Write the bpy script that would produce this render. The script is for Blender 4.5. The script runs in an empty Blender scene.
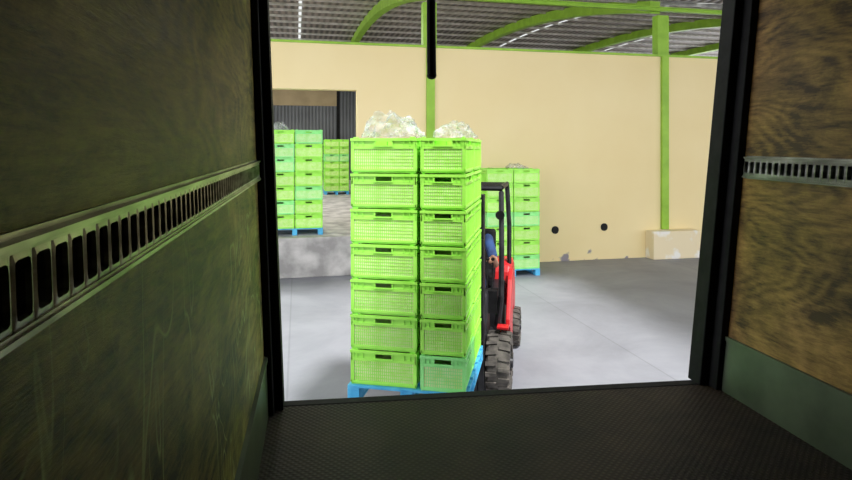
import bpy, bmesh, math, random
from mathutils import Vector, Matrix, noise
random.seed(4)
S=bpy.context.scene
COL=S.collection
S.view_settings.view_transform='Standard'

# ---------------------------------------------------------------- materials
def nt(name):
    m=bpy.data.materials.new(name); m.use_nodes=True
    return m,m.node_tree.nodes,m.node_tree.links,m.node_tree.nodes['Principled BSDF']
def setp(b,rough=.5,metal=0,spec=.5):
    b.inputs['Roughness'].default_value=rough; b.inputs['Metallic'].default_value=metal
    b.inputs['Specular IOR Level'].default_value=spec
def noisy(name,c1,c2,scale=4,rough=.6,metal=0,bump=.0,stretch=(1,1,1),detail=6,lo=.35,hi=.65,rand=0,spec=.5,dist=0.0):
    m,N,L,b=nt(name); setp(b,rough,metal,spec)
    tc=N.new('ShaderNodeTexCoord'); mp=N.new('ShaderNodeMapping'); mp.inputs['Scale'].default_value=stretch
    L.new(tc.outputs['Object'],mp.inputs['Vector'])
    n=N.new('ShaderNodeTexNoise'); n.inputs['Scale'].default_value=scale; n.inputs['Detail'].default_value=detail
    n.inputs['Distortion'].default_value=dist
    L.new(mp.outputs[0],n.inputs['Vector'])
    r=N.new('ShaderNodeValToRGB'); r.color_ramp.elements[0].position=lo; r.color_ramp.elements[1].position=hi
    r.color_ramp.elements[0].color=(*c1,1); r.color_ramp.elements[1].color=(*c2,1)
    L.new(n.outputs['Fac'],r.inputs[0])
    out=r.outputs[0]
    if rand:
        oi=N.new('ShaderNodeObjectInfo'); hs=N.new('ShaderNodeHueSaturation')
        mr=N.new('ShaderNodeMapRange'); mr.inputs['To Min'].default_value=1-rand; mr.inputs['To Max'].default_value=1+rand
        L.new(oi.outputs['Random'],mr.inputs['Value']); L.new(mr.outputs[0],hs.inputs['Value'])
        L.new(out,hs.inputs['Color']); out=hs.outputs[0]
    L.new(out,b.inputs['Base Color'])
    if bump:
        bp=N.new('ShaderNodeBump'); bp.inputs['Strength'].default_value=bump; bp.inputs['Distance'].default_value=.02
        L.new(n.outputs['Fac'],bp.inputs['Height']); L.new(bp.outputs[0],b.inputs['Normal'])
    return m

def plywood(name,tint,dark,scratch=0,figure=.16,freq=120,dirt=.6,green=None,rough=.5):
    m,N,L,b=nt(name); setp(b,rough,0,.3)
    tc=N.new('ShaderNodeTexCoord'); mp=N.new('ShaderNodeMapping'); mp.inputs['Scale'].default_value=(1,.6,1.7)
    L.new(tc.outputs['Object'],mp.inputs['Vector'])
    def noise_(src,sc,det,rg=.5,dist=0):
        n=N.new('ShaderNodeTexNoise'); n.inputs['Scale'].default_value=sc; n.inputs['Detail'].default_value=det
        n.inputs['Roughness'].default_value=rg; n.inputs['Distortion'].default_value=dist; L.new(src,n.inputs['Vector']); return n.outputs['Fac']
    def math_(op,a,b_=None,c=None):
        x=N.new('ShaderNodeMath'); x.operation=op
        for i,v in enumerate((a,b_,c)):
            if v is None: continue
            if isinstance(v,(int,float)): x.inputs[i].default_value=v
            else: L.new(v,x.inputs[i])
        return x.outputs[0]
    n0=noise_(mp.outputs[0],1.1,3,.35)
    sn=math_('SINE',math_('MULTIPLY',n0,freq))
    pat=noise_(mp.outputs[0],1.8,2)
    sn=math_('MULTIPLY',sn,math_('MULTIPLY',pat,figure))
    n1=noise_(mp.outputs[0],2.4,9,.74,.6)
    mp2=N.new('ShaderNodeMapping'); mp2.inputs['Scale'].default_value=(1,.18,2.2); L.new(tc.outputs['Object'],mp2.inputs['Vector'])
    n2=noise_(mp2.outputs[0],34,6,.75)
    c=math_('MULTIPLY_ADD',n2,.50,math_('ADD',sn,n1))
    vk=N.new('ShaderNodeTexVoronoi'); vk.inputs['Scale'].default_value=1.15; L.new(mp.outputs[0],vk.inputs['Vector'])
    rk=N.new('ShaderNodeMapRange'); rk.inputs['From Min'].default_value=.03; rk.inputs['From Max'].default_value=.10; rk.inputs['To Min'].default_value=-.28; rk.inputs['To Max'].default_value=0
    L.new(vk.outputs['Distance'],rk.inputs['Value']); c=math_('ADD',c,rk.outputs[0])
    r=N.new('ShaderNodeValToRGB'); e=r.color_ramp.elements
    e[0].position=.60; e[0].color=(*dark,1); e[1].position=.92; e[1].color=(*tint,1)
    L.new(c,r.inputs[0]); out=r.outputs[0]
    dn=noise_(tc.outputs['Object'],1.3,8,.75); rd=N.new('ShaderNodeValToRGB'); rd.color_ramp.elements[0].position=.38; rd.color_ramp.elements[1].position=.56
    rd.color_ramp.elements[0].color=(dirt,dirt,dirt*.95,1); rd.color_ramp.elements[1].color=(1,1,1,1); L.new(dn,rd.inputs[0])
    md=N.new('ShaderNodeMix'); md.data_type='RGBA'; md.blend_type='MULTIPLY'; md.inputs['Factor'].default_value=1; L.new(out,md.inputs[6]); L.new(rd.outputs[0],md.inputs[7]); out=md.outputs[2]
    if green:  # greenish patches painted in for light bounced off the lime crates
        gn=noise_(tc.outputs['Object'],.8,5,.6); rg=N.new('ShaderNodeValToRGB'); rg.color_ramp.elements[0].position=.42; rg.color_ramp.elements[1].position=.62; L.new(gn,rg.inputs[0])
        mg=N.new('ShaderNodeMix'); mg.data_type='RGBA'; mg.blend_type='MULTIPLY'; L.new(rg.outputs[0],mg.inputs['Factor']); L.new(out,mg.inputs[6]); mg.inputs[7].default_value=(*green,1); out=mg.outputs[2]
    if scratch:
        fs=[]
        for k,(rx,sc) in enumerate(((.6,4.2),(-.4,5.1),(1.1,3.6))):
            mp3=N.new('ShaderNodeMapping'); mp3.inputs['Scale'].default_value=(1,1,.40); mp3.inputs['Rotation'].default_value=(rx,0,0); mp3.inputs['Location'].default_value=(k*3,0,0); L.new(tc.outputs['Object'],mp3.inputs['Vector'])
            s=noise_(mp3.outputs[0],sc,1,.5,1.3)
            line=math_('ABSOLUTE',math_('SUBTRACT',s,.5)); 
            r3=N.new('ShaderNodeValToRGB'); r3.color_ramp.elements[0].position=.0; r3.color_ramp.elements[1].position=.016
            r3.color_ramp.elements[0].color=(1,1,1,1); r3.color_ramp.elements[1].color=(0,0,0,1); L.new(line,r3.inputs[0])
            msk=noise_(mp3.outputs[0],1.7,5); r4=N.new('ShaderNodeValToRGB'); r4.color_ramp.elements[0].position=.50; r4.color_ramp.elements[1].position=.56; L.new(msk,r4.inputs[0])
            fs.append(math_('MULTIPLY',r3.outputs[0],r4.outputs[0]))
        sp=N.new('ShaderNodeSeparateXYZ'); L.new(tc.outputs['Object'],sp.inputs[0])
        mr=N.new('ShaderNodeMapRange'); mr.inputs['From Min'].default_value=2.40; mr.inputs['From Max'].default_value=2.15; L.new(sp.outputs['Z'],mr.inputs['Value'])
        f=math_('MULTIPLY',math_('MULTIPLY',math_('MAXIMUM',math_('MAXIMUM',fs[0],fs[1]),fs[2]),mr.outputs[0]),.8)
        mm=N.new('ShaderNodeMix'); mm.data_type='RGBA'; L.new(f,mm.inputs['Factor']); L.new(out,mm.inputs[6]); mm.inputs[7].default_value=(.60,.66,.28,1); out=mm.outputs[2]
    L.new(out,b.inputs['Base Color'])
    bp=N.new('ShaderNodeBump'); bp.inputs['Strength'].default_value=.4; bp.inputs['Distance'].default_value=.010
    L.new(c,bp.inputs['Height']); L.new(bp.outputs[0],b.inputs['Normal'])
    return m

def treadplate(name):
    m,N,L,b=nt(name); setp(b,.62,.0,.25)
    tc=N.new('ShaderNodeTexCoord')
    outs=[]
    for ang in (math.radians(38),math.radians(-52)):
        mp=N.new('ShaderNodeMapping'); mp.inputs['Rotation'].default_value=(0,0,ang)
        L.new(tc.outputs['Object'],mp.inputs['Vector'])
        w=N.new('ShaderNodeTexWave'); w.inputs['Scale'].default_value=12.0
        L.new(mp.outputs[0],w.inputs['Vector']); outs.append(w.outputs['Fac'])
    mx=N.new('ShaderNodeMath'); mx.operation='MULTIPLY'; L.new(outs[0],mx.inputs[0]); L.new(outs[1],mx.inputs[1])
    n=N.new('ShaderNodeTexNoise'); n.inputs['Scale'].default_value=1.8; n.inputs['Detail'].default_value=9; n.inputs['Roughness'].default_value=.7
    L.new(tc.outputs['Object'],n.inputs['Vector'])
    r=N.new('ShaderNodeValToRGB'); e=r.color_ramp.elements
    e[0].position=.38; e[0].color=(.008,.005,.003,1); e[1].position=.66; e[1].color=(.052,.033,.018,1)
    L.new(n.outputs['Fac'],r.inputs[0])
    r2=N.new('ShaderNodeValToRGB'); r2.color_ramp.elements[0].position=.3; r2.color_ramp.elements[1].position=.8
    r2.color_ramp.elements[0].color=(.5,.5,.5,1); r2.color_ramp.elements[1].color=(1.0,1.0,1.0,1)
    L.new(mx.outputs[0],r2.inputs[0])
    mm=N.new('ShaderNodeMix'); mm.data_type='RGBA'; mm.blend_type='MULTIPLY'; mm.inputs['Factor'].default_value=1
    L.new(r.outputs[0],mm.inputs[6]); L.new(r2.outputs[0],mm.inputs[7]); L.new(mm.outputs[2],b.inputs['Base Color'])
    bp=N.new('ShaderNodeBump'); bp.inputs['Strength'].default_value=.5; bp.inputs['Distance'].default_value=.005
    L.new(mx.outputs[0],bp.inputs['Height']); L.new(bp.outputs[0],b.inputs['Normal'])
    return m

def corrugated(name,c1,c2,axis='X',scale=3.0,rough=.5,metal=.3):
    m,N,L,b=nt(name); setp(b,rough,metal)
    tc=N.new('ShaderNodeTexCoord')
    w=N.new('ShaderNodeTexWave'); w.bands_direction=axis; w.inputs['Scale'].default_value=scale
    L.new(tc.outputs['Object'],w.inputs['Vector'])
    n=N.new('ShaderNodeTexNoise'); n.inputs['Scale'].default_value=.6; n.inputs['Detail'].default_value=5
    L.new(tc.outputs['Object'],n.inputs['Vector'])
    a=N.new('ShaderNodeMath'); a.operation='MULTIPLY_ADD'; a.inputs[1].default_value=.5
    L.new(w.outputs['Fac'],a.inputs[0]); L.new(n.outputs['Fac'],a.inputs[2])
    r=N.new('ShaderNodeValToRGB'); e=r.color_ramp.elements; e[0].position=.45; e[1].position=1.0
    e[0].color=(*c1,1); e[1].color=(*c2,1); L.new(a.outputs[0],r.inputs[0]); L.new(r.outputs[0],b.inputs['Base Color'])
    bp=N.new('ShaderNodeBump'); bp.inputs['Strength'].default_value=.7; bp.inputs['Distance'].default_value=.03
    L.new(w.outputs['Fac'],bp.inputs['Height']); L.new(bp.outputs[0],b.inputs['Normal'])
    return m

def wallpaint(name):
    m,N,L,b=nt(name); setp(b,.8,0,.2)
    tc=N.new('ShaderNodeTexCoord'); sp=N.new('ShaderNodeSeparateXYZ'); L.new(tc.outputs['Object'],sp.inputs[0])
    n=N.new('ShaderNodeTexNoise'); n.inputs['Scale'].default_value=.7; n.inputs['Detail'].default_value=6
    L.new(tc.outputs['Object'],n.inputs['Vector'])
    r=N.new('ShaderNodeValToRGB'); e=r.color_ramp.elements; e[0].position=.3; e[1].position=.7
    e[0].color=(.87,.71,.38,1); e[1].color=(.91,.76,.43,1); L.new(n.outputs['Fac'],r.inputs[0])
    n2=N.new('ShaderNodeTexNoise'); n2.inputs['Scale'].default_value=2.6; n2.inputs['Detail'].default_value=9
    L.new(tc.outputs['Object'],n2.inputs['Vector'])
    mr=N.new('ShaderNodeMapRange'); mr.inputs['From Min'].default_value=0; mr.inputs['From Max'].default_value=.5
    mr.inputs['To Min'].default_value=.18; mr.inputs['To Max'].default_value=-.15; L.new(sp.outputs['Z'],mr.inputs['Value'])
    ad=N.new('ShaderNodeMath'); ad.operation='ADD'; L.new(mr.outputs[0],ad.inputs[0]); L.new(n2.outputs['Fac'],ad.inputs[1])
    r2=N.new('ShaderNodeValToRGB'); r2.color_ramp.elements[0].position=.71; r2.color_ramp.elements[1].position=.76
    L.new(ad.outputs[0],r2.inputs[0])
    mm=N.new('ShaderNodeMix'); mm.data_type='RGBA'; L.new(r2.outputs[0],mm.inputs['Factor'])
    L.new(r.outputs[0],mm.inputs[6]); mm.inputs[7].default_value=(.30,.27,.30,1)
    L.new(mm.outputs[2],b.inputs['Base Color'])
    return m

def concretefloor(name):
    m,N,L,b=nt(name); setp(b,.55,0,.3)
    tc=N.new('ShaderNodeTexCoord')
    n=N.new('ShaderNodeTexNoise'); n.inputs['Scale'].default_value=.55; n.inputs['Detail'].default_value=12; n.inputs['Roughness'].default_value=.68; n.inputs['Distortion'].default_value=.4
    L.new(tc.outputs['Object'],n.inputs['Vector'])
    r=N.new('ShaderNodeValToRGB'); e=r.color_ramp.elements; e[0].position=.34; e[1].position=.64
    e[0].color=(.198,.204,.230,1); e[1].color=(.285,.292,.325,1); L.new(n.outputs['Fac'],r.inputs[0])
    br=N.new('ShaderNodeTexBrick'); br.offset=0; br.inputs['Scale'].default_value=1; br.inputs['Brick Width'].default_value=4.2; br.inputs['Row Height'].default_value=6.8
    br.inputs['Mortar Size'].default_value=.012; br.inputs['Color1'].default_value=(1,1,1,1); br.inputs['Color2'].default_value=(.95,.95,.95,1); br.inputs['Mortar'].default_value=(.8,.8,.8,1)
    mp=N.new('ShaderNodeMapping'); mp.inputs['Location'].default_value=(1.3,.6,0)
    L.new(tc.outputs['Object'],mp.inputs[0]); L.new(mp.outputs[0],br.inputs['Vector'])
    mm=N.new('ShaderNodeMix'); mm.data_type='RGBA'; mm.blend_type='MULTIPLY'; mm.inputs['Factor'].default_value=1
    L.new(r.outputs[0],mm.inputs[6]); L.new(br.outputs['Color'],mm.inputs[7]); L.new(mm.outputs[2],b.inputs['Base Color'])
    return m

M={}
M['ply_l']=plywood('plywood_green_bounce',(.52,.37,.13),(.025,.017,.006),1,.10,130,.42,(.78,1.0,.58),.5)
M['ply_r']=plywood('plywood_brown',(.55,.31,.10),(.075,.037,.012),0,.10,150,.60,(.9,1.0,.7))
M['tread']=treadplate('tread_plate')
M['kick']=noisy('kick_plate_metal',(.045,.06,.036),(.10,.13,.08),3,.42,.3,.06,(1,1,1),detail=6,lo=.34,hi=.68)
M['galv']=noisy('galvanised_steel',(.14,.145,.13),(.42,.43,.39),14,.30,.72,.08,spec=.5,stretch=(1,.3,2),lo=.38,hi=.66)
M['galv_r']=noisy('galvanised_steel_dull',(.09,.09,.08),(.27,.27,.25),14,.40,.6,.08,spec=.4,stretch=(1,.3,2),lo=.38,hi=.66)
M['galvdark']=noisy('rail_recess',(.010,.012,.010),(.03,.035,.03),10,.8)
M['black']=noisy('black_paint',(.004,.004,.0045),(.010,.010,.011),12,.7,0,.05,spec=.2)
M['blacksteel']=noisy('black_steel',(.006,.006,.007),(.02,.02,.023),9,.45,.1,spec=.3)
M['rubber']=noisy('tyre_rubber',(.035,.031,.027),(.12,.105,.09),9,.9,0,.2)
M['red']=noisy('red_paint',(.45,.010,.013),(.60,.022,.024),3,.35)
M['green_steel']=noisy('green_steel',(.24,.46,.02),(.33,.58,.04),3,.45)
M['wall']=wallpaint('cream_wall_paint')
M['floor']=concretefloor('dock_concrete')
M['conc']=noisy('rough_concrete',(.30,.29,.28),(.58,.56,.54),3,.85,0,.3,detail=10)
M['basepaint']=noisy('cream_white_block',(.90,.87,.80),(.84,.72,.48),2.4,.8,lo=.38,hi=.46)
M['roof']=corrugated('roof_sheet',(.07,.06,.05),(.33,.28,.24),'X',1.3,.5,.1)
M['shed']=corrugated('grey_cladding',(.07,.075,.08),(.17,.18,.19),'X',1.6,.5,.1)
M['purlin']=noisy('pale_purlin',(.50,.49,.47),(.75,.73,.71),5,.5)
M['tan']=noisy('tan_paint',(.34,.26,.15),(.42,.32,.19),2,.8)
M['crate']=noisy('lime_crate_plastic',(.36,.88,.085),(.45,.95,.13),5,.30,rand=.05)
M['mint']=noisy('mint_crate_plastic',(.28,.86,.24),(.37,.93,.32),5,.30,rand=.05)
M['liner']=noisy('pale_liner',(.68,.86,.30),(.88,.94,.56),13,.6,rand=.04,lo=.38,hi=.60)
M['pallet']=noisy('blue_pallet_paint',(.03,.30,.60),(.10,.50,.80),7,.6)
M['skin']=noisy('skin',(.28,.14,.085),(.36,.19,.115),6,.55)
M['shirt']=noisy('blue_shirt',(.010,.028,.09),(.02,.06,.18),12,.85)
M['trousers']=noisy('dark_jeans',(.015,.025,.07),(.03,.045,.11),20,.9)
M['hair']=noisy('black_hair',(.008,.006,.005),(.02,.015,.012),40,.6)
M['hole']=noisy('vent_black',(.006,.006,.006),(.015,.015,.015),8,.9)
m,N,L,b=nt('clear_plastic_film'); setp(b,.18,0,.8)
tc=N.new('ShaderNodeTexCoord'); n=N.new('ShaderNodeTexNoise'); n.inputs['Scale'].default_value=6; n.inputs['Detail'].default_value=5; n.inputs['Distortion'].default_value=1.4
L.new(tc.outputs['Object'],n.inputs['Vector'])
mr=N.new('ShaderNodeMapRange'); mr.inputs['From Min'].default_value=.38; mr.inputs['From Max'].default_value=.64; mr.inputs['To Min'].default_value=.12; mr.inputs['To Max'].default_value=.45
L.new(n.outputs['Fac'],mr.inputs['Value']); L.new(mr.outputs[0],b.inputs['Alpha'])
rr=N.new('ShaderNodeValToRGB'); rr.color_ramp.elements[0].position=.42; rr.color_ramp.elements[1].position=.6; rr.color_ramp.elements[0].color=(.36,.37,.39,1); rr.color_ramp.elements[1].color=(.66,.67,.70,1)
n5=N.new('ShaderNodeTexNoise'); n5.inputs['Scale'].default_value=9; n5.inputs['Detail'].default_value=3; L.new(tc.outputs['Object'],n5.inputs['Vector']); L.new(n5.outputs['Fac'],rr.inputs[0]); L.new(rr.outputs[0],b.inputs['Base Color'])
bp=N.new('ShaderNodeBump'); bp.inputs['Strength'].default_value=.7; bp.inputs['Distance'].default_value=.05; L.new(n.outputs['Fac'],bp.inputs['Height']); L.new(bp.outputs[0],b.inputs['Normal'])
M['film']=m
m,N,L,b=nt('rooflight_sheet'); 
tr=N.new('ShaderNodeBsdfTranslucent')
n=N.new('ShaderNodeTexNoise'); n.inputs['Scale'].default_value=2; tc=N.new('ShaderNodeTexCoord'); L.new(tc.outputs['Object'],n.inputs['Vector'])
rr=N.new('ShaderNodeValToRGB'); rr.color_ramp.elements[0].color=(.40,.41,.40,1); rr.color_ramp.elements[1].color=(.65,.66,.65,1); L.new(n.outputs['Fac'],rr.inputs[0]); L.new(rr.outputs[0],tr.inputs['Color'])
L.new(tr.outputs[0],N['Material Output'].inputs['Surface'])
M['rooflight']=m

# ---------------------------------------------------------------- helpers
def hexa(bm,p,mi=0):
    v=[bm.verts.new(q) for q in p]
    fs=[(0,3,2,1),(4,5,6,7),(0,1,5,4),(1,2,6,5),(2,3,7,6),(3,0,4,7)]
    for f in fs:
        fc=bm.faces.new([v[i] for i in f]); fc.material_index=mi
def box(bm,x0,x1,y0,y1,z0,z1,mi=0):
    hexa(bm,[(x0,y0,z0),(x1,y0,z0),(x1,y1,z0),(x0,y1,z0),(x0,y0,z1),(x1,y0,z1),(x1,y1,z1),(x0,y1,z1)],mi)
def finish(bm,name,mats,parent=None,loc=(0,0,0),rotz=0,bevel=0,smooth=False,rot=None):
    bmesh.ops.recalc_face_normals(bm,faces=bm.faces)
    me=bpy.data.meshes.new(name); bm.to_mesh(me); bm.free()
    for mt in (mats if isinstance(mats,(list,tuple)) else [mats]): me.materials.append(M[mt])
    if smooth:
        for p in me.polygons: p.use_smooth=True
    o=bpy.data.objects.new(name,me); COL.objects.link(o)
    o.location=loc; o.rotation_euler=rot if rot else (0,0,rotz)
    if parent: o.parent=parent
    if bevel:
        md=o.modifiers.new('bevel','BEVEL'); md.width=bevel; md.segments=2; md.limit_method='ANGLE'
    return o
def tag(o,label,cat,group=None):
    o['label']=label; o['category']=cat
    if group: o['group']=group
def struct(o): o['kind']='structure'; return o
def tube(bm,pts,rads,seg=12,mi=0):
    pts=[Vector(p) for p in pts]; rings=[]
    if not isinstance(rads,(list,tuple)): rads=[rads]*len(pts)
    for i,p in enumerate(pts):
        d=(pts[min(i+1,len(pts)-1)]-pts[max(i-1,0)]).normalized()
        ref=Vector((0,0,1)) if abs(d.z)<.9 else Vector((0,1,0))
        a=d.cross(ref).normalized(); c=d.cross(a)
        rings.append([bm.verts.new(p+(a*math.cos(k*2*math.pi/seg)+c*math.sin(k*2*math.pi/seg))*rads[i]) for k in range(seg)])
    for i in range(len(rings)-1):
        for k in range(seg):
            f=bm.faces.new([rings[i][k],rings[i][(k+1)%seg],rings[i+1][(k+1)%seg],rings[i+1][k]]); f.material_index=mi
    bm.faces.new(rings[0][::-1]).material_index=mi; bm.faces.new(rings[-1]).material_index=mi
def blob(bm,c,r,sub=2,rotm=None):
    mt=Matrix.Translation(c)@(rotm or Matrix())@Matrix.Diagonal((*r,1))
    bmesh.ops.create_icosphere(bm,subdivisions=sub+1,radius=1,matrix=mt)
def cap(bm,a,b_,ra,rb):
    tube(bm,[a,b_],[ra,rb],12); blob(bm,a,(ra,)*3,1); blob(bm,b_,(rb,)*3,1)

# ================================================================ TRAILER
FZ=1.06; TH=2.72
def wl(t,h,o=0): return Vector((-.913-.039*h+.19*t+o,3.35-t,FZ+h-.0138*t))
def wr(t,h,o=0): return Vector((1.826+.093*h+.19*t-o,3.70-t,FZ+h-.0138*t))
def strip(bm,w,t0,t1,h0,h1,o0,o1,mi=0):
    hexa(bm,[w(t0,h0,o0),w(t0,h0,o1),w(t1,h0,o1),w(t1,h0,o0),w(t0,h1,o0),w(t0,h1,o1),w(t1,h1,o1),w(t1,h1,o0)],mi)
TL=8.0
for nm,w,mt in (('wall_left',wl,'ply_l'),('wall_right',wr,'ply_r')):
    bm=bmesh.new()
    strip(bm,w,0,TL,0,TH,-.04,0)
    struct(finish(bm,nm,mt))
def across(bm,t0,t1,h0,h1,ol=0,orr=0,mi=0):
    hexa(bm,[wl(t0,h0,ol),wr(t0,h0,orr),wr(t1,h0,orr),wl(t1,h0,ol),wl(t0,h1,ol),wr(t0,h1,orr),wr(t1,h1,orr),wl(t1,h1,ol)],mi)
bm=bmesh.new(); across(bm,.0,TL,-.16,0,-.04,-.04); struct(finish(bm,'floor','tread'))
bm=bmesh.new(); across(bm,-.05,TL,TH,TH+.06,-.05,-.05); struct(finish(bm,'ceiling','blacksteel'))
bm=bmesh.new(); across(bm,TL,TL+.05,-.16,TH,-.04,-.04); struct(finish(bm,'wall_front','ply_l'))
bm=bmesh.new(); across(bm,-.07,0,-.22,.004,-.04,-.04); struct(finish(bm,'trim_1','black',bevel=.006))
for i,(w,ww) in enumerate(((wl,.092),(wr,.10))):
    bm=bmesh.new()
    strip(bm,w,-.06,.10,.0,TH,-.06,ww*.45)
    strip(bm,w,-.09,.03,.0,TH,-.10,ww)
    struct(finish(bm,'trim_%d'%(i+2),'black',bevel=.006))
for nm,w in (('baseboard_left',wl),('baseboard_right',wr)):
    bm=bmesh.new(); strip(bm,w,.10,TL,.0,.31,0,.012); strip(bm,w,.10,TL,.31,.335,0,.02)
    struct(finish(bm,nm,'kick'))
def rail(name,w,h0,h1,label,pitch,sw,cnt,mg,mat):
    bm=bmesh.new(); o=.016
    strip(bm,w,.12,6.5,h0+.014,h1-.014,.0005,.002,1)
    hm=(h0+h1)/2; hi=(h1-h0)/2
    n=int((6.5-.12)/pitch); te=.12+n*pitch
    for s_ in (1,-1):
        e=hm+s_*hi
        def st(a,b_,o0,o1):
            a,b_=e+s_*a,e+s_*b_
            strip(bm,w,.12,te,min(a,b_),max(a,b_),o0,o1)
        st(-.004,.003,.0005,o+.008); st(.003,.010,.0005,.005); st(-.009,-.004,o-.001,o+.004)
    SH=hi-mg
    for k in range(n):
        t0=.12+k*pitch; tm=t0+pitch/2
        outer=[];inner=[]
        for j in range(cnt):
            a=2*math.pi*(j+.5)/cnt; ca,sa=math.cos(a),math.sin(a)
            m_=max(abs(ca),abs(sa)); outer.append((tm+pitch/2*ca/m_,hm+hi*sa/m_))
            q=10; rr=(abs(ca)**q+abs(sa)**q)**(-1/q); inner.append((tm+sw/2*ca*rr,hm+SH*sa*rr))
        vo=[bm.verts.new(w(a,b,o)) for a,b in outer]
        vm=[bm.verts.new(w(tm+(a-tm)*1.24,hm+(b-hm)*1.10,o+.002)) for a,b in inner]
        vi=[bm.verts.new(w(a,b,o-.004)) for a,b in inner]
        vb=[bm.verts.new(w(a,b,.002)) for a,b in inner]
        for A_,B_ in ((vo,vm),(vm,vi),(vi,vb)):
            for j in range(cnt): bm.faces.new([A_[j],A_[(j+1)%cnt],B_[(j+1)%cnt],B_[j]])
    ob=finish(bm,name,[mat,'galvdark']); tag(ob,label,'cargo rail','slotted cargo rails'); return ob
rail('cargo_rail',wl,1.330,1.429,'galvanised slotted cargo rail screwed along plywood trailer wall',.047,.028,28,.020,'galv')
rail('cargo_rail.001',wr,1.326,1.446,'dull galvanised slotted cargo rail on the browner plywood wall',.046,.024,28,.028,'galv_r')
bm=bmesh.new()
z1=wl(0,TH).z-.005
tube(bm,[(.03,3.38,z1),(.03,3.38,3.3),(.033,3.38,2.99)],[.024,.026,.027],10); blob(bm,(.033,3.38,2.985),(.03,.03,.025),1)
box(bm,-.02,.08,3.35,3.41,z1-.03,z1)
ob=finish(bm,'hanging_strap','black',smooth=False); tag(ob,'black rubber strap hanging from the trailer roof at the opening','strap')

# ================================================================ DOCK BUILDING
A=math.radians(12.5); P0=Vector((2.6,13.2,0))
U=Vector((math.cos(A),math.sin(A),0)); V=Vector((-math.sin(A),math.cos(A),0))
def D(x,s,z=0): return P0+U*x+V*s+Vector((0,0,z))
def dfin(bm,name,mats,**k): return finish(bm,name,mats,loc=P0,rotz=A,**k)
WT=4.78
bm=bmesh.new()
box(bm,-4.16,17,0,.25,0,WT); box(bm,-14,-9,0,.25,0,WT); box(bm,-9,-4.16,0,.25,3.82,WT)
struct(dfin(bm,'wall_back','wall'))
bm=bmesh.new(); box(bm,-14,17,-.03,.28,WT,WT+.05); struct(dfin(bm,'trim_4','green_steel'))
bm=bmesh.new(); box(bm,-26,30,-24,.0,-.2,0); struct(dfin(bm,'floor_dock','floor'))
bm=bmesh.new(); box(bm,-14,17,.25,26,-.2,.8); box(bm,-9,-4.16,-.0,.25,-.2,.8); struct(dfin(bm,'floor_storage','conc'))
bm=bmesh.new(); box(bm,-9.5,-3.6,-.5,0,0,.8); struct(dfin(bm,'floor_platform','conc',bevel=.02))
bm=bmesh.new(); box(bm,-14,17,22,22.2,.8,8); struct(dfin(bm,'wall_far','shed'))
bm=bmesh.new(); box(bm,-14,-3.70,13.6,13.8,4.5,5.6); struct(dfin(bm,'wall_side','tan'))
bm=bmesh.new(); box(bm,-3.70,-3.56,13.6,13.74,.8,6.9); struct(dfin(bm,'trim_6','black'))
def zr(s):
    q=1-s/16
    return 5.9+1.65*(1-abs(q)**2.4)
def sweep(bm,x0,x1,s0,s1,n,zo0,zo1,mi=0):
    prev=None
    for i in range(n+1):
        s=s0+(s1-s0)*i/n; z=zr(s) if s>=0 else 5.9+.12*(-s)
        r=[bm.verts.new(q) for q in ((x0,s,z+zo0),(x1,s,z+zo0),(x1,s,z+zo1),(x0,s,z+zo1))]
        if prev:
            for k in range(4): bm.faces.new([prev[k],prev[(k+1)%4],r[(k+1)%4],r[k]]).material_index=mi
        else: bm.faces.new(r)
        prev=r
    bm.faces.new(prev[::-1])
bm=bmesh.new(); x=-16
for sx_ in (-5.3,4.6,10.4):
    sweep(bm,x,sx_-.06,0,22,40,.24,.27)
    sweep(bm,sx_-.06,sx_+.06,0,22,40,.235,.24,1); x=sx_+.06
sweep(bm,x,19,0,22,40,.24,.27)
sweep(bm,-16,1.03,-5,0,3,.24,.27); sweep(bm,1.03,19,-13,0,6,.24,.27); struct(dfin(bm,'ceiling_and_shade_canopy',['roof','rooflight']))  # unseen front canopy, added and lengthened on the right to shade the floor
for i,c in enumerate((-8.31,-2.57,3.17,8.91,14.65)):
    ac=c-.22
    bm=bmesh.new(); sweep(bm,ac-.13,ac+.13,0.02,21.9,40,-.10,.20); 
    ob=dfin(bm,'roof_arch'+('' if i==0 else '.%03d'%i),'green_steel'); tag(ob,'lime green curved steel arch carrying the roof sheets','roof beam','green roof arches')
    bm=bmesh.new(); z0=.66 if i==2 else (.8 if i==0 else 0)
    if i>0: box(bm,c-.09,c+.09,-.07,-.001,z0,WT)
    box(bm,c-.15,c+.15,.02,.24,WT+.05,5.78)
    ob=dfin(bm,'steel_column'+('' if i==0 else '.%03d'%i),'green_steel'); tag(ob,'lime green steel column set into the cream wall','column','green columns')
s=.6; i=0
while s<21:
    bm=bmesh.new(); z=zr(s)+.20; box(bm,-15.5,18.5,s-.03,s+.03,z-.05,z+.03)
    ob=dfin(bm,'roof_purlin'+('' if i==0 else '.%03d'%i),'purlin'); tag(ob,'pale steel purlin under the roof sheets','roof purlin','roof purlins'); s+=1.35; i+=1
bm=bmesh.new(); box(bm,-15,18,-.06,.0,5.86,5.94); box(bm,-15,18,-.10,.0,5.93,5.95);box(bm,-15,18,-.10,.0,5.85,5.87)
ob=dfin(bm,'roof_beam','green_steel'); tag(ob,'lime green steel beam along the column tops','roof beam')
bm=bmesh.new(); box(bm,2.67,3.91,-.34,-.001,0,.65); ob=dfin(bm,'column_base_block','basepaint',bevel=.015); tag(ob,'cream painted concrete block at the column foot, paint peeling','concrete block')
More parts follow.
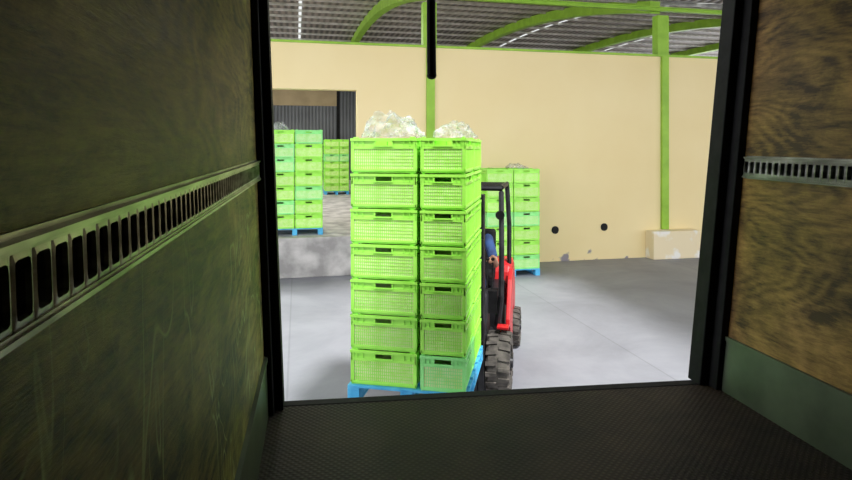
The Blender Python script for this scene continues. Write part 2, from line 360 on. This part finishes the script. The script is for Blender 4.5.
for i,(x,z) in enumerate(((1.594,.752),(.362,.72))):
    bm=bmesh.new()
    bmesh.ops.create_cone(bm,cap_ends=True,segments=24,radius1=.07,radius2=.07,depth=.02,matrix=Matrix.Translation((x,-.011,z))@Matrix.Rotation(math.pi/2,4,'X'))
    tube(bm,[(x+.08*math.cos(k*math.pi/12),-.012,z+.08*math.sin(k*math.pi/12)) for k in range(25)],.010,6)
    ob=dfin(bm,'wall_vent'+('' if i==0 else '.001'),'hole'); tag(ob,'round black pipe opening low in the cream wall','vent','round wall openings')

# ================================================================ CRATES
CL,CW,CH=.57,.38,.29
def crate_mesh(name,mat):
    bm=bmesh.new(); th=.010
    def side(ln,off,rot):
        R=Matrix.Rotation(rot,4,'Z')
        def sb(a0,a1,z0,z1,p0,p1,mi=0):
            pts=[(a0,-off-p1,z0),(a1,-off-p1,z0),(a1,-off-p0,z0),(a0,-off-p0,z0),(a0,-off-p1,z1),(a1,-off-p1,z1),(a1,-off-p0,z1),(a0,-off-p0,z1)]
            hexa(bm,[R@Vector(q) for q in pts],mi)
        h=ln/2
        sb(-h+.004,h-.004,.0,.014,-.012,-.006)
        sb(-h,h,.014,.032,-th,0)
        for zz in (.058,.085,.112,.139,.166): sb(-h+.03,h-.03,zz-.0022,zz+.0022,-th,-.005)
        sb(-h,h,.194,.218,-th,0)
        sb(-h-.004,h+.004,.258,.280,-th,.007)
        sb(-h,-.068,.218,.258,-th,-.003); sb(.068,h,.218,.258,-th,-.003)
        sb(-.080,.080,.211,.221,-.004,.006); sb(-.080,-.068,.221,.258,-.004,.004); sb(.068,.080,.221,.258,-.004,.004)
        for e in (-1,1):
            a=e*(h-.014); sb(a-.014,a+.014,.014,.258,-th,.003)
            for q in (.62,.80): sb(e*h*q-.003,e*h*q+.003,.218,.258,-.002,.004)
        n=int((ln-.07)/.0165)
        for i in range(1,n):
            a=-h+.030+(ln-.060)*i/n; sb(a-.0023,a+.0023,.032,.194,-th,-.003)
        sb(-h+.015,h-.015,.016,.200,-.012,-.0078,1)
    ox=CL/2-.004; oy=CW/2-.004
    side(CL-.014,oy-.007,0); side(CL-.014,oy-.007,math.pi); side(CW-.014,ox-.007,math.pi/2); side(CW-.014,ox-.007,-math.pi/2)
    box(bm,-ox+.02,ox-.02,-oy+.02,oy-.02,.0,.012)
    for sx in (-1,1):
        for sy in (-1,1):
            x=sx*(CL/2-.045); y=sy*(CW/2-.030); box(bm,x-.020,x+.020,y-.010,y+.010,.27,.290)
    bmesh.ops.recalc_face_normals(bm,faces=bm.faces)
    me=bpy.data.meshes.new(name); bm.to_mesh(me); bm.free(); me.materials.append(M[mat]); me.materials.append(M['liner'])
    return me
CM=crate_mesh('crate_lime','crate'); CMM=crate_mesh('crate_mint','mint')
cn=[0]
def crate(pos,rot,mint,label,group):
    o=bpy.data.objects.new('crate'+('' if cn[0]==0 else '.%03d'%cn[0]),CMM if mint else CM); cn[0]+=1
    COL.objects.link(o); o.location=pos; o.rotation_euler=(0,0,rot)
    tag(o,label.replace('lime green','mint green') if mint else label,'crate',group); return o
def pallet(pos,rot,w,d,label,name):
    bm=bmesh.new(); h=.14
    n=7
    for i in range(n):
        y=-d/2+.045+(d-.09)*i/(n-1); box(bm,-w/2,w/2,y-.045,y+.045,h-.02,h)
    for x in (-w/2+.05,0,w/2-.05):
        for y in (-d/2+.06,0,d/2-.06): box(bm,x-.05,x+.05,y-.06,y+.06,.02,h-.038)
        box(bm,x-.05,x+.05,-d/2,d/2,h-.038,h-.02)
        box(bm,x-.05,x+.05,-d/2,d/2,0,.02)
    o=finish(bm,name,'pallet',loc=pos,rotz=rot,bevel=.003); tag(o,label,'pallet','blue pallets'); return o
def layer_narrow(w=.95,d=1.14,gap=.0,fwd=.0):
    r=[]
    for k in range(2): r.append((w/2-CW/2+gap,-d/2+CL/2+k*CL-fwd,math.pi/2,'r%d'%k))
    for k in range(3): r.append((-w/2+CL/2,-d/2+CW/2+k*CW,0,'l%d'%k))
    return r
def layer_wide():
    r=[]
    for k in range(2): r.append((-.57/1+CL/2+k*CL,-.475+CW/2,0,'f%d'%k))
    for k in range(3): r.append((-.57+CW/2+k*CW,-.475+CW+CL/2,math.pi/2,'b%d'%k))
    return r
def stack(base,rot,lay,rows,mintf,label,group,jit=0):
    R=Matrix.Rotation(rot,3,'Z')
    for i in range(rows):
        for (x,y,r,key) in lay:
            p=Vector(base)+R@Vector((x+random.uniform(-jit,jit),y+random.uniform(-jit,jit),0)); p.z=base[2]+i*CH
            crate(p,rot+r,mintf(i,key),label,group)
PR=math.radians(-11.5)
fr=Vector((.316,4.56,0)); ax=Vector((math.cos(PR),math.sin(PR),0)); ay=Vector((-math.sin(PR),math.cos(PR),0))
pc=fr-ax*.485+ay*.59
PZ=.485
pallet((pc.x,pc.y,PZ),PR,.99,1.18,'blue painted wooden pallet lifted on the forklift forks','pallet')
stack((pc.x,pc.y,PZ+.141),PR,layer_narrow(.965,1.14,.006,.022),7,lambda i,k:(i==0 and k=='r0') or (i==3 and k=='l2'),'lime green vented plastic crate stacked on the lifted pallet','crates on the forklift load',.0012)
c=D(-.576-.57,-1.306+.475)
pallet((c.x,c.y,0),A,1.14,.95,'blue pallet standing on the concrete by the cream wall','pallet.001')
stack((c.x,c.y,.141),A,layer_wide(),7,lambda i,k:(i==3) or (i==0 and k=='f1'),'lime green vented plastic crate stacked by the cream wall','crates by the cream wall')
c=D(-4.88-.57,-.148+.475)
pallet((c.x,c.y,.8),A,1.14,.95,'blue pallet on the raised platform edge','pallet.002')
stack((c.x,c.y,.941),A,layer_wide(),7,lambda i,k:(k=='f1' and i in (2,6)) or (k=='f0' and i in (1,4,5)),'lime green vented plastic crate stacked in the storage doorway','crates in the doorway')
platc=c
c=Vector((-3.62,23.3,0))
pallet((c.x,c.y,.8),A,.95,1.14,'blue pallet deep inside the storage hall','pallet.003')
stack((c.x,c.y,.941),A,layer_narrow(),7,lambda i,k:i==4,'lime green vented plastic crate stacked inside the storage hall','crates in the storage hall')

def film(name,pos,size,seed,label):
    bm=bmesh.new(); bmesh.ops.create_icosphere(bm,subdivisions=6,radius=1)
    dele=[v for v in bm.verts if v.co.z<-.03]; bmesh.ops.delete(bm,geom=dele,context='VERTS')
    for v in bm.verts:
        d=v.co.normalized(); q=Vector((d.x*1.2,d.y*1.2,d.z*.6))+Vector((seed*7.3,seed*3.1,0))
        n1=noise.noise(q); n2=abs(noise.noise(q*1.5+Vector((9,0,0)))); n3=abs(noise.noise(q*3.2)); n4=abs(noise.noise(q*6))
        f=.92+.32*n1+.34*n2-.26*n3-.10*n4
        peak=1+.45*noise.noise(Vector((d.x*2.2+seed,d.y*2.2,1)))
        v.co=Vector((d.x*f*size[0],d.y*f*size[1],max(d.z,0)*f*peak*size[2]+.002))
    o=finish(bm,name,'film',loc=pos,rotz=seed,smooth=True); tag(o,label,'plastic film','plastic film on crates'); return o
topz=PZ+.141+6*CH+.291
q=pc+ax*(-.17)+ay*(-.26); film('plastic_film',(q.x,q.y,topz),(.285,.2,.22),0,'crumpled clear plastic film heaped on the top crate')
q=pc+ax*(.325)+ay*(-.10); film('plastic_film.001',(q.x,q.y,topz),(.15,.2,.14),2.0,'small crumpled clear plastic film on the top crate')
film('plastic_film.003',(platc.x-.25,platc.y-.25,.941+6*CH+.291),(.2,.18,.17),3,'clear plastic film bunched on the doorway crates')
c=D(-.576-.4,-1.306+.3); film('plastic_film.004',(c.x,c.y,.141+6*CH+.291),(.36,.2,.09),5,'clear plastic film spread on the crates by the wall')

# ================================================================ FORKLIFT
FR=math.radians(-12.5)
fk=bpy.data.objects.new('forklift',None); COL.objects.link(fk); fk.location=(.345,6.22,0); fk.rotation_euler=(0,0,FR)
tag(fk,'red counterbalance forklift with black mast carrying a crate pallet','forklift')
def part(bm,name,mats,label=None,**k):
    o=finish(bm,name,mats,parent=fk,**k)
    if label: o['label']=label
    return o
def prof(bm,pts,x0,x1,mi=0):
    a=[bm.verts.new((x0,y,z)) for y,z in pts]; b_=[bm.verts.new((x1,y,z)) for y,z in pts]
    n=len(pts)
    for i in range(n): bm.faces.new([a[i],a[(i+1)%n],b_[(i+1)%n],b_[i]]).material_index=mi
    bm.faces.new(a[::-1]).material_index=mi; bm.faces.new(b_).material_index=mi
bm=bmesh.new()
prof(bm,[(-.12,.22),(-.12,.62),(-.02,1.02),(.10,1.06),(.18,.98),(.22,.50),(.62,.50),(.62,.22)],-.32,.32)
part(bm,'front_cowl','blacksteel',bevel=.03)
bm=bmesh.new()
prof(bm,[(.30,.16),(.30,.46),(.64,.46),(.64,.16)],-.50,.50)
part(bm,'step_frame','blacksteel',bevel=.02)
bm=bmesh.new()
prof(bm,[(.60,.20),(.60,.82),(.68,.92),(1.22,.96),(1.30,.90),(1.30,.20)],-.42,.42)
part(bm,'engine_hood','blacksteel','dark engine hood under the seat',bevel=.03)
bm=bmesh.new()
prof(bm,[(1.05,.62),(1.05,.90),(1.12,1.08),(1.25,1.16),(1.45,1.17),(1.62,1.10),(1.74,.92),(1.78,.60),(1.70,.30),(1.60,.22),(1.46,.22),(1.44,.45),(1.34,.60),(1.2,.64)],-.49,.49)
part(bm,'counterweight','red',bevel=.05)
for sx in (-1,1):
    bm=bmesh.new(); pr=None
    for k in range(9):
        a=math.radians(80+k*11); 
        y=.34*-math.cos(a); z=.32+.36*math.sin(a)
        r=[bm.verts.new(q) for q in ((sx*.42,y,z),(sx*.54,y,z),(sx*.54,y*1.06,z+.02),(sx*.42,y*1.06,z+.02))]
        if pr:
            for j in range(4): bm.faces.new([pr[j],pr[(j+1)%4],r[(j+1)%4],r[j]])
        else: bm.faces.new(r)
        pr=r
    bm.faces.new(pr)
    part(bm,'front_fender' if sx<0 else 'front_fender.001','red')
for sx in (-1,1):
    bm=bmesh.new(); prof(bm,[(.52,.46),(.56,.60),(.70,.80),(.84,1.0),(1.05,1.10),(1.05,.60),(1.0,.45),(.98,.18),(.64,.18),(.64,.46)],sx*.46,sx*.51)
    part(bm,'side_panel' if sx<0 else 'side_panel.001','red',bevel=.012)
def wheel(name,x,y,r,w):
    bm=bmesh.new(); seg=40; prof2=[(-.5,.60),(-.5,.90),(-.40,.985),(-.18,1.0),(.18,1.0),(.40,.985),(.5,.90),(.5,.60)]
    rings=[]
    for k in range(seg):
        a=2*math.pi*k/seg
        rings.append([bm.verts.new((px*w,r*pr_*math.cos(a),r*pr_*math.sin(a))) for px,pr_ in prof2])
    for k in range(seg):
        A_,B_=rings[k],rings[(k+1)%seg]
        for j in range(len(prof2)): bm.faces.new([A_[j],A_[(j+1)%len(prof2)],B_[(j+1)%len(prof2)],B_[j]])
    for k in range(18):
        a=2*math.pi*k/18
        for sx in (-1,1):
            R=Matrix.Rotation(a+(.09 if sx>0 else -.09),4,'X')
            ps=[(sx*.04*w,-.018,r*.96),(sx*.52*w,-.030,r*.88),(sx*.52*w,.012,r*.88),(sx*.04*w,.018,r*.96),
                (sx*.04*w,-.018,r*1.06),(sx*.50*w,-.028,r*1.03),(sx*.50*w,.010,r*1.03),(sx*.04*w,.018,r*1.06)]
            hexa(bm,[R@Vector(p) for p in ps])
    t=finish(bm,name,'rubber',parent=fk,loc=(x,y,r*1.06)); t['label']='black treaded tyre'
    bm=bmesh.new()
    for sx in (-1,1):
        bmesh.ops.create_cone(bm,cap_ends=True,segments=28,radius1=r*.60,radius2=r*.52,depth=w*.3,matrix=Matrix.Translation((sx*w*.3,0,0))@Matrix.Rotation(sx*math.pi/2,4,'Y'))
        bmesh.ops.create_cone(bm,cap_ends=True,segments=20,radius1=r*.22,radius2=r*.18,depth=w*.2,matrix=Matrix.Translation((sx*w*.48,0,0))@Matrix.Rotation(sx*math.pi/2,4,'Y'))
        for k in range(6):
            a=k*math.pi/3; blob(bm,(sx*w*.46,r*.38*math.cos(a),r*.38*math.sin(a)),(.012,.016,.016),0)
    finish(bm,'wheel_rim' if name=='wheel' else name.replace('wheel','wheel_rim'),'blacksteel' ,parent=t)
wheel('wheel',.445,0,.300,.24); wheel('wheel.001',-.445,0,.300,.24)
wheel('wheel.002',.49,1.52,.235,.16); wheel('wheel.003',-.49,1.52,.235,.16)
bm=bmesh.new()
for sx in (-1,1):
    box(bm,sx*.21-.035,sx*.21+.035,-.34,-.20,.10,2.12); box(bm,sx*.285-.03,sx*.285+.03,-.33,-.22,.12,2.10)
    tube(bm,[(sx*.14,-.26,.15),(sx*.14,-.26,2.0)],.025,10)
for z in (.16,1.15,2.05): box(bm,-.28,.28,-.32,-.24,z,z+.07)
tube(bm,[(0,-.28,.2),(0,-.28,1.6)],.03,10)
part(bm,'mast','blacksteel',bevel=.004)
bm=bmesh.new()
for z in (.56,.86): box(bm,-.46,.32,-.40,-.355,z,z+.09)
for sx in (-1,1): box(bm,sx*.20-.03,sx*.20+.03,-.40,-.345,.55,1.0)
part(bm,'fork_carriage','blacksteel',bevel=.004)
bm=bmesh.new()
box(bm,-.46,.32,-.40,-.37,1.62,1.66)
for k in range(6): x=-.445+.15*k; box(bm,x-.015,x+.015,-.40,-.37,.95,1.62)
part(bm,'load_backrest','blacksteel')
for i,x in enumerate((-.40,.02)):
    bm=bmesh.new()
    box(bm,x-.05,x+.05,-.44,-.402,.53,.98)
    hexa(bm,[(x-.05,-1.40,.535),(x+.05,-1.40,.535),(x+.05,-.402,.53),(x-.05,-.402,.53),(x-.045,-1.40,.545),(x+.045,-1.40,.545),(x+.05,-.402,.568),(x-.05,-.402,.568)])
    part(bm,'fork' if i==0 else 'fork.001','blacksteel')
bm=bmesh.new()
for sx in (-1,1):
    tube(bm,[(sx*.45,.10,.98),(sx*.45,.16,1.5),(sx*.43,.34,2.08),(sx*.43,.42,2.13)],.029,8)
    tube(bm,[(sx*.45,1.22,1.0),(sx*.45,1.24,1.6),(sx*.43,1.16,2.08),(sx*.43,1.08,2.13)],.029,8)
    tube(bm,[(sx*.43,.34,2.13),(sx*.43,1.14,2.13)],.028,8)
    tube(bm,[(sx*.45,.10,.98),(sx*.41,.12,.66)],.034,8)
for k in range(8): y=.40+.1*k; box(bm,-.43,.43,y-.012,y+.012,2.115,2.15)
tube(bm,[(-.44,.35,2.12),(.44,.35,2.12)],.028,8); tube(bm,[(-.44,1.13,2.12),(.44,1.13,2.12)],.028,8)
part(bm,'overhead_guard','blacksteel')
bm=bmesh.new(); prof(bm,[(.66,.94),(.66,1.04),(1.04,1.04),(1.12,1.56),(1.20,1.56),(1.16,.94)],-.29,.29); part(bm,'seat','black',bevel=.03)
bm=bmesh.new(); c0=Vector((0,.36,1.27)); n_=Vector((0,.5,.87)).normalized(); e1=Vector((1,0,0)); e2=n_.cross(e1)
tube(bm,[c0+e1*.17*math.cos(k*math.pi/12)+e2*.17*math.sin(k*math.pi/12) for k in range(25)],.014,8)
for k in range(3): a=k*2*math.pi/3+.5; tube(bm,[c0,c0+e1*.17*math.cos(a)+e2*.17*math.sin(a)],.012,6)
tube(bm,[c0,(0,.12,.98)],.03,8)
part(bm,'steering_wheel','black')
bm=bmesh.new()
for x in (.29,.345): tube(bm,[(x,.14,.95),(x,.25,1.33)],.009,6); blob(bm,(x,.255,1.345),(.022,.022,.022),1)
box(bm,.22,.41,.06,.20,.80,1.04)
part(bm,'control_lever','black')
for i,sx in enumerate((-1,1)):
    bm=bmesh.new(); bmesh.ops.create_cone(bm,cap_ends=True,segments=20,radius1=.05,radius2=.04,depth=.06,matrix=Matrix.Translation((sx*.43,.22,1.84))@Matrix.Rotation(-math.pi/2,4,'X'))
    part(bm,'headlight' if i==0 else 'headlight.001','black','black round headlight on the guard pillar')

# ================================================================ OPERATOR
def pfin(bm,name,mat,parent=None,vox=.010):
    o=finish(bm,name,mat,loc=(0,0,0) if parent else fk.location,rotz=0 if parent else FR,smooth=True,parent=parent)
    r=o.modifiers.new('remesh','REMESH'); r.mode='VOXEL'; r.voxel_size=vox; r.use_smooth_shade=True
    sm=o.modifiers.new('smooth','SMOOTH'); sm.iterations=2; sm.factor=.5
    return o
L_=.04
hip=Vector((0,.86,1.12)); ch=Vector((L_,.84,1.42)); nk=Vector((L_+.01,.82,1.58)); hd=Vector((L_+.03,.78,1.74))
bm=bmesh.new()
blob(bm,hip,(.16,.12,.11)); blob(bm,(L_*.5,.85,1.27),(.145,.105,.14)); blob(bm,ch,(.165,.11,.14))
cap(bm,nk-Vector((0,0,.06)),nk+Vector((0,-.01,.06)),.062,.052)
blob(bm,hd+Vector((0,.015,.02)),(.074,.095,.095)); blob(bm,hd+Vector((0,-.025,-.055)),(.056,.065,.062))
cap(bm,hd+Vector((0,-.075,.01)),hd+Vector((0,-.105,-.028)),.009,.014)
for sx in (-1,1): blob(bm,hd+Vector((sx*.076,.01,-.01)),(.010,.02,.032)); blob(bm,hd+Vector((sx*.03,-.078,.012)),(.013,.01,.009),1)
blob(bm,hd+Vector((0,-.086,-.055)),(.024,.010,.008),1)
joints={}
for sx in (-1,1):
    sh=ch+Vector((sx*.185,0,.06))
    if sx>0: el=Vector((.335,.62,1.22)); wrp=Vector((.332,.37,1.345)); tip=Vector((0,-1,.0))
    else: el=Vector((-.26,.62,1.22)); wrp=Vector((-.17,.48,1.33)); tip=Vector((.15,-1,-.1)).normalized()
    joints[sx]=(sh,el,wrp)
    cap(bm,sh,el,.052,.044); cap(bm,el,wrp,.044,.030)
    palm=wrp+tip*.055; blob(bm,palm,(.040,.052,.018),2)
    for k,(dx,ln) in enumerate(((-.030,.036),(-.010,.044),(.010,.042),(.029,.033))):
        b0=wrp+tip*.095+Vector((dx,0,.002)); b1=b0+tip*ln*.7+Vector((0,0,-.014)); b2=b1+Vector((0,0,-ln*.7))+tip*.004; b3=b2+Vector((0,.018,-.008))
        cap(bm,b0,b1,.0095,.009); cap(bm,b1,b2,.009,.0085); cap(bm,b2,b3,.0085,.008)
    t0=wrp+tip*.03+Vector((-sx*.034,0,-.004)); t1=t0+tip*.03+Vector((-sx*.024,0,-.02)); t2=t1+tip*.024+Vector((sx*.006,0,-.018))
    cap(bm,t0,t1,.012,.0105); cap(bm,t1,t2,.0105,.0085)
    kn=Vector((sx*.19,.40,1.04)); an=Vector((sx*.17,.38,.60))
    cap(bm,hip+Vector((sx*.09,-.02,-.01)),kn,.082,.058); cap(bm,kn,an,.056,.038)
    joints[sx]+=(kn,an)
person=pfin(bm,'person','skin',vox=.009)
tag(person,'operator in blue shirt and dark jeans seated, hands on the controls','person')
bm=bmesh.new()
blob(bm,hip+Vector((0,0,.07)),(.172,.13,.10)); blob(bm,(L_*.5,.85,1.28),(.158,.118,.15)); blob(bm,ch,(.178,.122,.145)); cap(bm,nk-Vector((0,0,.08)),nk-Vector((0,0,.05)),.075,.068)
for sx in (-1,1):
    sh,el,wrp,kn,an=joints[sx]; cap(bm,sh,sh.lerp(el,.7),.064,.056)
pfin(bm,'shirt','shirt',parent=person)
bm=bmesh.new(); blob(bm,hip+Vector((0,0,-.015)),(.172,.13,.10))
for sx in (-1,1):
    sh,el,wrp,kn,an=joints[sx]; cap(bm,hip+Vector((sx*.09,-.02,-.01)),kn,.092,.068); cap(bm,kn,an,.066,.052)
pfin(bm,'trousers','trousers',parent=person)
bm=bmesh.new()
blob(bm,hd+Vector((0,.03,.045)),(.080,.092,.082)); blob(bm,hd+Vector((0,.055,0)),(.074,.07,.085))
pfin(bm,'hair','hair',parent=person)
for sx in (-1,1):
    bm=bmesh.new(); an=joints[sx][4]; cap(bm,an+Vector((0,.01,-.05)),an+Vector((0,-.15,-.065)),.042,.036)
    pfin(bm,'shoe' if sx<0 else 'shoe.001','black',parent=person)

# ================================================================ LIGHT
w=bpy.data.worlds.new('sky'); S.world=w; w.use_nodes=True
bg=w.node_tree.nodes['Background']; bg.inputs['Color'].default_value=(.95,.97,1,1); bg.inputs['Strength'].default_value=2.25
sun=bpy.data.lights.new('sun','SUN'); sun.energy=5.2; sun.angle=math.radians(8); sun.color=(1,.99,.97)
so=bpy.data.objects.new('sun',sun); COL.objects.link(so); so.location=(3,-3,9)
so.rotation_euler=Vector((.30,-.46,1.0)).to_track_quat('Z','Y').to_euler()
for k,(x,s,e) in enumerate(((-6.0,7,260),(-5,2.5,120),(-6,17,160))):  # added area lights that brighten the dim storage hall, not real fittings
    l=bpy.data.lights.new('hall_fill_light','AREA'); l.energy=e; l.size=.8; l.color=(1,.97,.9)
    o=bpy.data.objects.new('hall_fill_light',l); COL.objects.link(o); o.location=D(x,s,6.0)

# ================================================================ CAMERA
cd=bpy.data.cameras.new('camera'); cam=bpy.data.objects.new('camera',cd); COL.objects.link(cam)
cam.location=(0,0,2.55); cam.rotation_euler=(math.pi/2,0,0)
cd.sensor_width=36; cd.lens=24.507; cd.shift_y=-90/852; cd.clip_start=.02
S.camera=cam
